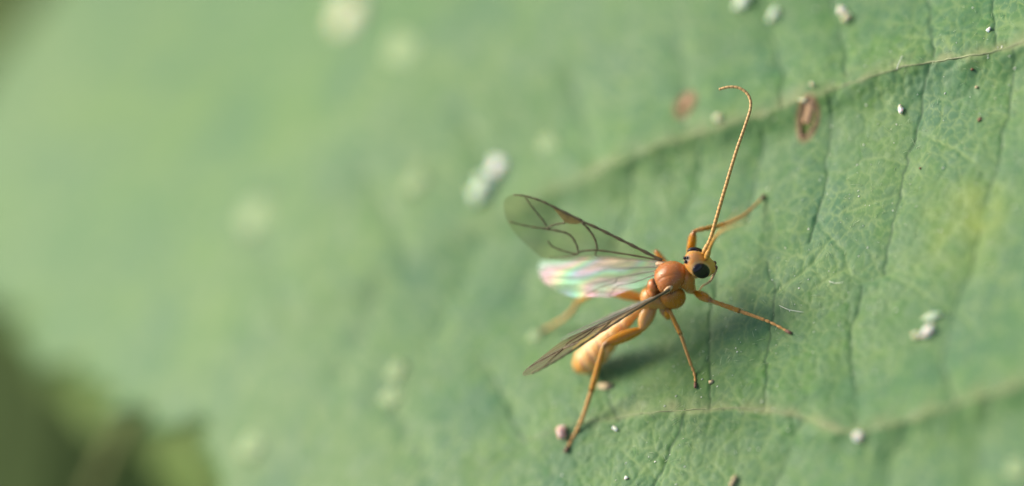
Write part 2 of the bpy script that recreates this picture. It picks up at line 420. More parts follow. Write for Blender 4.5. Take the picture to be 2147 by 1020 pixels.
float_attr(me, 'vein', vein.ravel()[used]); float_attr(me, 'dry', np.clip(dry, 0, .8).ravel()[used])
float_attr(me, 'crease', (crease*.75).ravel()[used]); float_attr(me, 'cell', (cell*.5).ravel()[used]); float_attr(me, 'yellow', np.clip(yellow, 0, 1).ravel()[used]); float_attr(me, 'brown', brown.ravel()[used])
leaf = bpy.data.objects.new('leaf', None); C.objects.link(leaf)
tag(leaf, 'large sunlit green leaf with pale ridged veins, under the wasp', 'leaf')
blade = link('blade', me, M['leaf'], leaf)
sol = blade.modifiers.new('thickness', 'SOLIDIFY'); sol.thickness = .22; sol.offset = -1
def leaf_vein(P, r0, r1):
    pts = smooth_path(P, 10)
    z = relief(pts[:, 0], pts[:, 1], False)
    k = np.linspace(0, 1, len(pts)); jig = .5*vnoise(pts[:, 0]*3, pts[:, 1]*3, 61)+.4*vnoise(pts[:, 0]*9, pts[:, 1]*9, 62)
    R = (r0*(1-k)+r1*k)*(1+.8*jig)
    V, F = tube_data(np.column_stack([pts[:, 0]+.05*jig, pts[:, 1]+.05*jig, z-R*.6]), R, 8)
    return link('vein', mesh('vein', V, F), M['leaf_vein'], leaf)
leaf_vein(VEIN_A[1:14], .048, .015); leaf_vein(VEIN_B[1:15], .045, .015)
# brown rims and a dry flap at the holes
for k, hol in enumerate(HOLES):
    c, ax, w = hol; L = np.linalg.norm(ax); e = ax/L; f = np.array([-e[1], e[0]])
    pts = []
    for a in np.linspace(0, 2*math.pi, 40):
        wob = 1+.10*math.sin(3*a+k)+.07*math.sin(7*a+2)
        q = c+e*math.cos(a)*(L*wob+.03)+f*math.sin(a)*(w*wob+.03)
        pts.append((q[0], q[1], H(*q)+.0+.02*math.sin(3*a)))
    R = [.036*(1+.4*math.sin(2*a+1)+.35*math.sin(5*a)+.2*math.sin(11*a)) for a in np.linspace(0, 2*math.pi, 40)]
    V, F = tube_data(pts, R, 8)
    o = link('hole_rim', mesh('hole_rim', V, F), M['brown_rim'], leaf); o['label'] = 'dry brown rim around an eaten hole'
    V = []; F = []
    n = 9
    for i in range(n):
        for j in range(5):
            s = -.25+1.3*i/(n-1); t = (j/4-.5)*(1.0+.55*i/(n-1))+.25*(1-i/(n-1))*math.sqrt(max(.05, 1-min(1, s*s)*.9))
            q = c+e*L*s+f*w*t
            V.append((q[0], q[1], H(*q)-.03-.05*(1-s)+.03*math.sin(4*t+3*s)))
    for i in range(n-1):
        for j in range(4): F.append((i*5+j, i*5+j+1, i*5+j+6, i*5+j+5))
    o = link('dry_flap', mesh('dry_flap', V, F), M['flap'], leaf); s2 = o.modifiers.new('thickness', 'SOLIDIFY'); s2.thickness = .03
# short pale hairs standing on the blade (uncountable)
parts = []
hp = []
while len(hp) < 520:
    px, py = rng.uniform(1180, 2140), rng.uniform(20, 1015); p = U(px, py)
    if abs(p[1]+1.5) < 6.5: hp.append(p)
hp = np.array(hp); hzz = relief(hp[:, 0], hp[:, 1], False)
for p, z in zip(hp, hzz):
    a = rng.uniform(0, 2*math.pi); l = rng.uniform(.12, .34); t = np.array([math.cos(a), math.sin(a), rng.uniform(.15, .9)])*l
    b = np.array([p[0], p[1], z-.02])
    parts.append(tube_data([b, b+t*.5+[0, 0, .02], b+t], [.007, .005, .002], 3))
V, F = join(parts); o = link('leaf_hairs', mesh('leaf_hairs', V, F), M['hair'], leaf); o['kind'] = 'stuff'
# dusty specks, coloured bright to stand in for sun sparkle
def blob(r, seed, stretch=(1, 1, 1), rough=.25, sub=2):
    import bmesh
    bm = bmesh.new(); bmesh.ops.create_icosphere(bm, subdivisions=sub, radius=1.0)
    rs = np.random.default_rng(seed); ph = rs.uniform(0, 6.28, 9); fr = rs.uniform(1.2, 3.2, 9)
    V = []
    for v in bm.verts:
        c = np.array(v.co); k = 1+rough*(math.sin(fr[0]*c[0]*2+ph[0])*math.sin(fr[1]*c[1]*2+ph[1])+.6*math.sin(fr[2]*c[2]*3+ph[2]+c[0]*2))
        V.append(c*k*r*np.array(stretch))
    F = [tuple(x.index for x in f.verts) for f in bm.faces]; bm.free(); return V, F
parts = []
dp = []
while len(dp) < 340:
    px, py = rng.uniform(1150, 2147), rng.uniform(0, 1020); p = U(px, py)
    if abs(p[1]+1.0) < 7.5: dp.append(p)
dp = np.array(dp); dz = relief(dp[:, 0], dp[:, 1])[0]
for i, (p, z) in enumerate(zip(dp, dz)):
    r = rng.choice([.013, .019, .027], p=[.5, .35, .15]); V, F = blob(r, i, (1.3, .8, .7), .5, sub=1)
    parts.append(([np.array(v)+[p[0], p[1], z+r*.6] for v in V], F))
V, F = join(parts); sparkle_dust = link('sparkle_dust', mesh('sparkle_dust', V, F), M['sparkle_dust'])
tag(sparkle_dust, 'fine dusty specks coloured bright as sun sparkle over the large leaf', 'sparkle_dust', kind='stuff')

# ------------------------------------------------------------------ grains and flakes lying on the leaf
GRP = 'grains and flakes lying on the leaf'
def grain(name, px, py, r, mat, label, stretch=(1, 1, .8), rough=.25, cat='grain', seed=None, rot=0.0, group=GRP):
    if mat == 'faint': stretch = (stretch[0], stretch[1], stretch[2]*.4)
    V, F = blob(r, seed if seed is not None else int(px*7+py), stretch, rough)
    p = G(px, py, r*stretch[2]*.75)
    o = link(name, mesh(name, V, F), M[mat]); o.location = p; o.rotation_euler = (0, 0, rot)
    return tag(o, label, cat, group)
grain('grain', 1945, 696, .21, 'white', 'bright white lumpy grain touching a small yellow-green bead', (1.25, .75, .55), .35, rot=-.24)
grain('bead', 1921, 703, .13, 'cream', 'small yellow-green bead touching the bright white lumpy grain', cat='bead')
grain('flake', 1953, 665, .20, 'mint', 'pale green flake just beyond the bright white lumpy grain', (1.7, .7, .35), cat='flake', rot=-.72)
grain('grain', 1177, 907, .23, 'pink', 'pink grain beside the hind foot of the wasp', (1.25, .8, .75), .3, rot=.9)
grain('bead', 1799, 915, .17, 'white', 'single round white bead sitting where the lower vein bends', (1, 1, .6), .05, cat='bead')
grain('bead', 1505, 247, .17, 'cream', 'round cream bead on the upper vein below a brown hole', (1, 1, .5), .08, cat='bead')
grain('grain', 1044, 352, .36, 'white', 'large white fluffy grain above the forewing tip', (1, .8, .28), .7, rot=.7)
grain('grain', 1010, 396, .46, 'mint', 'large pale green grain against the white fluffy grain above the forewing tip', (1.1, .9, .25), .55, rot=.3)
grain('grain', 735, 30, .80, 'cream', 'large blurred cream grain beyond the upper vein, biggest of the pale grains', (1.1, 1, .25), .2)
grain('flake', 845, 105, .75, 'faint', 'broad faint pale green flake near the biggest cream grain', (1, 1.3, .15), .2, 'flake')
grain('grain', 540, 450, .85, 'faint', 'blurred pale green grain alone on the empty far blade', (1.1, .9, .2), .2)
grain('grain', 870, 385, .50, 'faint', 'small blurred pale green grain between the lone grain and the white fluffy grain', (1, 1, .2), .2)
grain('grain', 833, 778, .45, 'faint', 'blurred pale green grain, upper one of a touching pair', (1, 1, .25), .2)
grain('grain', 820, 832, .42, 'faint', 'blurred pale green grain, lower one of a touching pair', (1.1, 1, .25), .2)
grain('grain', 530, 935, .60, 'faint', 'blurred pale grain close to the leaf edge over the dark gap', (1, 1, .2), .2)
grain('grain', 1121, 706, .24, 'faint', 'small pale green grain at the far hind foot of the wasp', (1, 1.1, .4), .2)
grain('grain', 1556, 3, .30, 'mint', 'pale green grain, the outer one of two near a dark leaf crease', (1.2, .9, .35), .3)
grain('grain', 1622, 31, .27, 'mint', 'pale green grain, the inner one of two near a dark leaf crease', (1.1, .8, .35), .3)
grain('grain', 1775, 38, .17, 'cream', 'cream grain, lower one of two touching specks beside a crease', (1.1, .8, .8), .3)
grain('grain', 1764, 23, .16, 'white', 'whitish grain, upper one of two touching specks beside a crease', (.9, 1.1, .7), .3)
grain('flake', 1888, 230, .13, 'white', 'tiny ragged white flake beside the long crease below the upper vein', (1.3, .6, .6), .5, 'flake', rot=.8)
grain('grain', 2073, 62, .085, 'white', 'tiny white grain above the upper vein beside a crease', (1.2, .8, .45), .5)
grain('grain', 2038, 146, .06, 'rust', 'tiny rust brown grain just below the upper vein', (1, 1, .7), .3)
grain('grain', 2047, 183, .055, 'tan', 'tiny tan grain below the rust brown one', (1, 1, .7), .3)
grain('flake', 2054, 250, .07, 'rust', 'tiny rust brown flake further below the tan grain', (1.3, .8, .5), .4, 'flake')
grain('grain', 1929, 353, .04, 'rust', 'minute dark brown grain near the yellow patch of the leaf', (1, 1, .7), .3)
grain('stick', 1537, 1010, .13, 'tan', 'short pale tan stick lying below the lower vein', (.7, 2.0, .7), .15, 'stick', rot=-1.25)
grain('grain', 1313, 1002, .07, 'white', 'tiny white grain on the open blade below the lower vein', (1, 1, .7), .3)
grain('grain', 1491, 801, .085, 'tan', 'tiny pale tan grain beside the middle foot of the wasp', (1, 1, .7), .3)
grain('flake', 1268, 810, .24, 'tan', 'pale tan flake lying behind the hind leg of the wasp', (1.5, .6, .25), .3, 'flake', rot=-1.07)
grain('flake', 1289, 899, .10, 'white', 'thin white flake below the lower vein near the pink grain', (.5, 1.4, .3), .3, 'flake')
grain('bead', 2132, 985, .42, 'faint', 'big faint pale green bead on the near part of the blade below the lower vein', (1, 1, .3), .15, cat='bead')
grain('grain', 1703, 178, .10, 'cream', 'small cream grain standing on the upper vein above the brown hole', (.7, 1.3, .8), .3)
grain('grain', 1684, 211, .10, 'cream', 'slim cream grain next to the brown rim of the clear hole', (.6, 1.6, .8), .3, rot=.4)
grain('grain', 1148, 300, .42, 'faint', 'faint blurred tan grain beyond the upper vein', (1, 1, .12), .2)

def fibre(pts, r, label):
    P = smooth_path([G(*q) for q in pts], 8); V, F = tube_data(P, r, 5); o = link('fibre', mesh('fibre', V, F), M['sparkle_dust'])
    return tag(o, label, 'fibre', 'pale fibres lying on the leaf')
fibre(((1634, 641, .03), (1655, 650, .10), (1684, 655, .03)), .006, 'thin pale fibre lying just past the front foot of the wasp')
fibre(((1738, 590, .03), (1752, 594, .07), (1768, 592, .03)), .006, 'short pale fibre beside the branching pale vein')
fibre(((1892, 118, .02), (1884, 134, .2), (1880, 146, .3)), .010, 'pale upright fibre standing on the upper vein')

# ------------------------------------------------------------------ what lies below the leaf
gm = mesh('ground', [(-9000, -9000, -190), (9000, -9000, -190), (9000, 9000, -190), (-9000, 9000, -190)], [(0, 1, 2, 3)])
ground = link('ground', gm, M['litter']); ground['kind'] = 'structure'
def lower_leaf(loc, rotz, tilt, length, width, label):
    V = []; F = []; nu, nv = 36, 13
    for i in range(nu):
        u = i/(nu-1); wd = width*math.sin(math.pi*min(1, u*1.02))**.75*(1-.25*u)+.3
        for j in range(nv):
            t = j/(nv-1)*2-1
            V.append(((u-.5)*length, t*wd, -.10*wd*t*t*2+.9*math.sin(u*9)*abs(t)+.35*abs(math.sin((u*11+abs(t)*2)))-12*(u-.5)**2))
    for i in range(nu-1):
        for j in range(nv-1): a = i*nv+j; F.append((a, a+nv, a+nv+1, a+1))
    r = bpy.data.objects.new('lower_leaf', None); C.objects.link(r); r.location = loc; r.rotation_euler = (tilt[0], tilt[1], rotz)
    tag(r, label, 'leaf', 'dark leaves below the large leaf')
    o = link('blade', mesh('lower_blade', V, F), M['under'], r); s = o.modifiers.new('thickness', 'SOLIDIFY'); s.thickness = .3
    pts = [((u-.5)*length, 0, 1.0*0-12*(u-.5)**2+.35*abs(math.sin(u*11))) for u in np.linspace(0, 1.0, 30)]
    link('midrib', mesh('midrib', *tube_data(pts, np.linspace(.9, .3, 30), 7)), M['under'], r)
    return r
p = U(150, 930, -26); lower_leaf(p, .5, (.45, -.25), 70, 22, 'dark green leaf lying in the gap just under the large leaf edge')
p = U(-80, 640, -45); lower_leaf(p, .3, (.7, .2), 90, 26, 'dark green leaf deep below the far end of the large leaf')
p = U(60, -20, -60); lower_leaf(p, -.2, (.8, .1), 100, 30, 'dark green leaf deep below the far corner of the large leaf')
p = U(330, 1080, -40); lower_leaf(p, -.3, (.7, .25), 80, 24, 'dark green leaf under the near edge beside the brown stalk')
def edge_leaf():
    import bmesh
    zs = -9.0
    P = [U(px, py, zs) for px, py in ((-90, 470), (-45, 590), (10, 690), (45, 790), (120, 830), (190, 915), (280, 935), (330, 1010), (385, 1090), (400, 1200), (800, 1150), (650, 720), (380, 420), (40, 280))]
    P = smooth_path(P+[P[0]], 5)[:-1]
    bm = bmesh.new(); bm.faces.new([bm.verts.new(tuple(q)) for q in P]); bmesh.ops.triangulate(bm, faces=bm.faces[:])
    bmesh.ops.subdivide_edges(bm, edges=bm.edges[:], cuts=3, use_grid_fill=True); bmesh.ops.triangulate(bm, faces=bm.faces[:])
    for v in bm.verts: v.co.z += 1.1*math.sin(v.co.x*.5)*math.cos(v.co.y*.4)-.02*(v.co.x+14)**2
    me_ = bpy.data.meshes.new('edge_blade'); bm.to_mesh(me_); bm.free()
    me_.polygons.foreach_set('use_smooth', np.ones(len(me_.polygons), bool))
    r = bpy.data.objects.new('lower_leaf', None); C.objects.link(r)
    tag(r, 'olive green leaf showing as a soft rim just below the large leaf edge', 'leaf', 'dark leaves below the large leaf')
    o = link('blade', me_, M['olive'], r); sm = o.modifiers.new('thickness', 'SOLIDIFY'); sm.thickness = .3
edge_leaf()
a = U(150, 1240, -12); b = U(285, 880, -4.5); c = U(420, 760, -8)
st = link('stalk', mesh('stalk', *tube_data(smooth_path([a, (a+b)/2+[0.6, 0, .8], b, c], 8), np.linspace(.55, .35, 25), 10)), M['stalk'])
tag(st, 'brown blurred stalk in the dark gap beside the leaf edge', 'stalk')

# ------------------------------------------------------------------ the wasp
ORG = U(1473, 642, 0)
fh = np.array([.866, -.5, 0]); fl = np.array([.5, .866, 0]); fu = np.array([0, 0, 1.0])
BZ = H(ORG[0], ORG[1])*.5
def Wf(x, y, z): return ORG+fh*x+fl*y+fu*(z+BZ)
wasp = bpy.data.objects.new('wasp', None); C.objects.link(wasp)
tag(wasp, 'slender amber wasp with black eyes and raised clear wings standing on the leaf', 'wasp')

COL = dict(head=(.72, .35, .06), face=(.52, .33, .10), meso=(.43, .150, .030), scut=(.48, .175, .045), pron=(.56, .24, .05), pleu=(.52, .205, .018),
           prop=(.58, .28, .07), abd=(.68, .42, .16), dark=(.02, .012, .01))
def ell(P, c, r, pitch=0.0, sym=False):
    x = P[0]-c[0]; y = (np.abs(P[1]) if sym else P[1])-c[1]; z = P[2]-c[2]
    if pitch:
        k, s = math.cos(pitch), math.sin(pitch); x, z = x*k+z*s, -x*s+z*k
    k0 = np.sqrt((x/r[0])**2+(y/r[1])**2+(z/r[2])**2); k1 = np.sqrt((x/r[0]**2)**2+(y/r[1]**2)**2+(z/r[2]**2)**2)+1e-9
    return k0*(k0-1)/k1
def smin(a, b, k):
    h = np.clip(.5+.5*(b-a)/k, 0, 1); return b*(1-h)+a*h-k*h*(1-h)
AX = np.array([-5.25, -5.15, -4.85, -4.4, -3.8, -3.2, -2.6, -2.1, -1.7, -1.35, -1.0])
AR = np.array([.0, .23, .45, .535, .50, .40, .29, .21, .165, .15, .15])
AZ = np.array([.52, .55, .62, .74, .95, 1.20, 1.42, 1.60, 1.72, 1.80, 1.85])
def abdomen(P):
    x = P[0]; r = np.interp(x, AX, AR); cz = np.interp(x, AX, AZ)
    ring = np.zeros(x.shape)
    for q in (-4.95, -4.6, -4.15, -3.65, -3.1, -2.5, -1.85): ring += np.exp(-((x-q)/.06)**2)
    r = r*(1-.10*ring)
    d = (np.hypot(P[1]/1.0, (P[2]-cz)*.96)-r)*.85
    return np.maximum(d, np.maximum(AX[0]-x, x-AX[-1]))
def lobes(P):
    head = ell(P, (1.16, 0, 2.34), (.385, .50, .54), .15)
    face = smin(ell(P, (1.27, 0, 2.10), (.32, .40, .45), .1), ell(P, (1.40, 0, 1.85), (.18, .25, .18)), .12)
    face = face+.015*np.exp(-((P[2]-1.93)/.025)**2)
    head = smin(head, face, .14)
    neck = ell(P, (.80, 0, 2.12), (.36, .17, .19), .25)
    pron = smin(ell(P, (.46, 0, 2.12), (.38, .42, .42), -.35), ell(P, (.40, .20, 1.78), (.20, .17, .30), -.3, True), .2)
    meso = ell(P, (.13, 0, 2.46), (.60, .52, .46), -.16)
    meso = smin(meso, ell(P, (.02, .30, 2.46), (.45, .24, .32), 0, True), .10)
    noto = np.exp(-((np.abs(P[1])-.22-.12*P[0])/.035)**2)*np.clip((P[0]+.35)/.3, 0, 1)
    meso = meso+.012*noto
    scut = smin(ell(P, (-.56, 0, 2.50), (.22, .24, .22)), ell(P, (-.74, 0, 2.32), (.16, .32, .20)), .08)
    pleu = ell(P, (-.34, .25, 1.72), (.46, .36, .54), -.12, True)
    prop = smin(ell(P, (-.98, 0, 1.98), (.42, .42, .40), .3), ell(P, (-.74, .2, 1.74), (.3, .28, .34), 0, True), .15)
    return [('head', head), ('pron', smin(pron, neck, .1)), ('meso', meso), ('scut', scut), ('pleu', pleu), ('prop', prop), ('abd', abdomen(P))]
def body_field(P):
    Ls = lobes(P); d = Ls[0][1]
    for nm, q in Ls[1:]:
        gap = np.exp(-((d-q)/.035)**2)
        d = smin(d, q, .03)+.022*gap
    return d
def surface_net(f, lo, hi, h):
    ax = [np.arange(lo[i], hi[i]+h, h) for i in range(3)]
    D = f(np.meshgrid(*ax, indexing='ij')); nx, ny_, nz_ = D.shape
    S = D < 0
    corners = [(i, j, k) for i in (0, 1) for j in (0, 1) for k in (0, 1)]
    cut = lambda c, A: A[c[0]:nx-1+c[0], c[1]:ny_-1+c[1], c[2]:nz_-1+c[2]]
    cnt = sum(cut(c, S).astype(int) for c in corners); act = (cnt > 0) & (cnt < 8)
    idx = -np.ones(act.shape, np.int64); A = np.argwhere(act); idx[act] = np.arange(len(A))
    acc = np.zeros((len(A), 3)); n = np.zeros(len(A)); vals = {c: cut(c, D)[act] for c in corners}
    for a in range(3):
        for c in corners:
            if c[a]: continue
            e = list(c); e[a] = 1; v0, v1 = vals[c], vals[tuple(e)]; m = (v0 < 0) != (v1 < 0)
            t = np.where(m, v0/np.where(m, v0-v1, 1), 0); p = np.tile(np.array(c, float), (len(A), 1)); p[:, a] = t
            acc[m] += p[m]; n[m] += 1
    V = (A+acc/n[:, None])*h+np.array([a_[0] for a_ in ax])
    Qs = []
    for a in range(3):
        b, c = (a+1) % 3, (a+2) % 3
        sl0 = [slice(None)]*3; sl1 = [slice(None)]*3; sl0[a] = slice(0, -1); sl1[a] = slice(1, None)
        m = S[tuple(sl0)] != S[tuple(sl1)]; pos = np.argwhere(m)
        pos = pos[(pos[:, b] > 0) & (pos[:, c] > 0) & (pos[:, b] < act.shape[b]) & (pos[:, c] < act.shape[c])]
        ins = S[tuple(pos.T)]
        def at(db, dc):
            q = pos.copy(); q[:, b] += db; q[:, c] += dc; return idx[tuple(q.T)]
        q = np.stack([at(-1, -1), at(0, -1), at(0, 0), at(-1, 0)], 1)
        q[~ins] = q[~ins][:, ::-1]; Qs.append(q)
    return V, np.concatenate(Qs)
BV, BQ = surface_net(body_field, (-5.4, -.85, .0), (2.05, .85, 3.2), .028)
Ls = lobes(BV.T); Dm = np.stack([q for _, q in Ls], 1)
wt = np.exp(-np.clip(Dm-Dm.min(1, keepdims=True), 0, 1)/.02); wt /= wt.sum(1, keepdims=True)
bc = wt@np.array([COL[n] for n, _ in Ls])
# cream bands between the abdominal plates, darker hind end; dark sutures round the mesonotum; pale face
bx = BV[:, 0]; isab = wt[:, 6:7]
band = np.zeros(len(BV))
for q in (-4.6, -4.15, -3.65, -3.1, -2.5): band += np.exp(-((bx-q)/.16)**2)*.75
cream = np.array([.88, .60, .32]); amber = np.array([.80, .39, .065])
mixv = np.clip(band+np.clip(1-np.abs(BV[:, 1])/.5, 0, 1)*.25, 0, 1)[:, None]
tail = np.clip((-4.4-bx)/.7, 0, 1)[:, None]
abc = (amber*(1-mixv)+cream*mixv); abc = abc*(1-tail*.6)+np.array([.60, .30, .05])*tail*.6
bc = bc*(1-isab)+abc*isab
sut = np.exp(-((Dm[:, 2]-np.minimum(Dm[:, 3], Dm[:, 4]))/.06)**2)*(np.minimum(Dm[:, 2], np.minimum(Dm[:, 3], Dm[:, 4])) < .06)*(bx < .25)
sut = np.clip(sut, 0, 1)[:, None]*.93; bc = bc*(1-sut)+np.array(COL['dark'])*sut
ish = wt[:, 0:1]; de = np.sqrt(((bx-1.25)/.27)**2+((np.abs(BV[:, 1])-.405)/.20)**2+((BV[:, 2]-2.40)/.38)**2)
rim = np.exp(-((de-1.12)/.20)**2)[:, None]*ish*.75; bc = bc*(1-rim)+np.array([.80, .50, .20])*rim
crown_ = (np.clip((BV[:, 2]-2.45)/.35, 0, 1)*np.clip(1.1-np.abs(BV[:, 1])/.3, 0, 1))[:, None]*ish*.55; bc = bc*(1-crown_)+np.array([.46, .20, .11])*crown_
mouth = np.clip((1.98-BV[:, 2])/.25, 0, 1)[:, None]*ish*.6; bc = bc*(1-mouth)+np.array([.52, .25, .05])*mouth
ocel = np.clip(1.15-np.hypot((bx-1.03)/.14, BV[:, 1]/.15)*1.0, 0, 1)*(BV[:, 2] > 2.6); ocel = np.clip(ocel*2.5, 0, .95)[:, None]
bc = bc*(1-ocel)+np.array([.03, .015, .012])*ocel
bw = ORG+np.outer(BV[:, 0], fh)+np.outer(BV[:, 1], fl)+np.outer(BV[:, 2]+BZ, fu)
me = quad_mesh('body', bw, BQ); color_attr(me, 'col', bc)
body = link('body', me, M['body'], wasp); body['label'] = 'amber head, red-brown thorax and banded pale orange abdomen'
hs_ = []
nrm = np.empty(len(me.vertices)*3, np.float32); me.vertex_normals.foreach_get('vector', nrm); nrm = nrm.reshape(-1, 3)
for i in rng.choice(len(bw), 900, replace=False):
    b = bw[i]; a = nrm[i].astype(float); t_ = -fh*.9-fu*.3; d_ = a*.6+t_*.7; l = rng.uniform(.06, .13)
    hs_.append(tube_data([b-a*.01, b+d_*l*.5+a*.01, b+d_*l], [.0055, .004, .0015], 3))
hb = link('hairs', mesh('hairs', *join(hs_)), M['bristle'], body); hb['kind'] = 'stuff'
def ellipsoid(name, c, r, pitch, yaw, roll, mat, parent=wasp, seg=28, rings=18):
    V = [];
    R = Matrix.Rotation(yaw, 3, 'Z') @ Matrix.Rotation(pitch, 3, 'Y') @ Matrix.Rotation(roll, 3, 'X')
    for i in range(rings+1):
        a = math.pi*i/rings
        for j in range(seg):
            b = 2*math.pi*j/seg
            q = R @ Vector((r[0]*math.sin(a)*math.cos(b), r[1]*math.sin(a)*math.sin(b), r[2]*math.cos(a)))
            V.append(Wf(c[0]+q.x, c[1]+q.y, c[2]+q.z))
    F = [(i*seg+j, (i+1)*seg+j, (i+1)*seg+(j+1) % seg, i*seg+(j+1) % seg) for i in range(rings) for j in range(seg)]
    return link(name, mesh(name, V, F), M[mat], parent)
for s in (-1, 1):
    ellipsoid('eye', (1.25, s*.405, 2.40), (.265, .165, .375), -.12, -s*.38, s*.12, 'eye')
    ellipsoid('tegula', (-.04, s*.57, 2.60), (.23, .10, .10), .15, -s*.5, s*.3, 'tegula')
    ellipsoid('mandible', (1.55, s*.10, 1.78), (.07, .06, .11), .5, 0, 0, 'claw')
for x, y in ((1.08, 0), (.97, .085), (.97, -.085)):
    ellipsoid('ocellus', (x, y, 2.868-abs(y)*.25-(x-1.0)*.05), (.062, .062, .062), 0, 0, 0, 'eye', seg=12, rings=8)
# mouth palps
for s, q in ((-1, ((1492, 586, 1.35), (1484, 594, 1.2), (1473, 600, 1.1), (1467, 610, 1.0))), (1, ((1494, 583, 1.40), (1487, 590, 1.30), (1480, 597, 1.2)))):
    V, F = tube_data(smooth_path([Wf(1.50, s*.1, 1.68)]+[U(*k[:2], k[2]+BZ) for k in q], 5), np.linspace(.05, .022, 5*len(q)+1), 6)
    link('palp', mesh('palp', V, F), M['tegula'], wasp)

# antennae: ringed threads
def antenna_mat():
    m, nt, b = new_mat('antenna_amber'); N = nt.nodes; L = nt.links
    a = N.new('ShaderNodeAttribute'); a.attribute_name = 'col'; L.new(a.outputs['Color'], b.inputs['Base Color']); b.inputs['Roughness'].default_value = .45
    return m
M['antenna'] = antenna_mat()
def antenna(base, pts, r0, r1, per=14):
    P = smooth_path([base]+pts, per); s = np.concatenate([[0], np.cumsum(np.linalg.norm(np.diff(P, axis=0), axis=1))])
    n = 330; t = np.linspace(0, s[-1], n); P = np.stack([np.interp(t, s, P[:, i]) for i in range(3)], 1)
    u = t/s[-1]; ringp = (t/.155) % 1.0
    R = (r0*(1-u)+r1*u)*(1-.20*np.exp(-((ringp-.5)/.10)**2))
    R = np.where(t < .42, .10*np.sqrt(np.clip(1-((t-.22)/.26)**2, .25, 1)), R)
    V, F = tube_data(P, R, 9); me = mesh('antenna', V, F)
    c0, c1 = np.array([.58, .30, .05]), np.array([.60, .38, .15]); dk = np.array([.22, .10, .03])
    c = c0*(1-u[:, None])+c1*u[:, None]; k = np.exp(-((ringp-.5)/.12)**2)[:, None]*.8; c = c*(1-k)+dk*k
    color_attr(me, 'col', np.repeat(c, 9, 0)); return link('antenna', me, M['antenna'], wasp)
def Ud(px, py, toward):                  # pixel at a given distance in front of (+) the focused plane through the head
    d = ray(px, py); return CAM+d*((118.6-toward)/DIST)
antenna(Wf(1.52, .11, 2.50), [Ud(1490, 500, .35), Ud(1503, 455, .3), Ud(1522, 390, .25), Ud(1543, 320, .2), Ud(1562, 265, .1), Ud(1574, 225, 0), Ud(1569, 200, -.1), Ud(1550, 185, -.2), Ud(1528, 183, -.3), Ud(1508, 188, -.4)], .074, .048)
antenna(Wf(1.55, -.11, 2.45), [Ud(1494, 508, 1.1), Ud(1508, 488, 2.6), Ud(1525, 474, 4.6), Ud(1542, 463, 6.8), Ud(1560, 453, 9.0)], .062, .035)

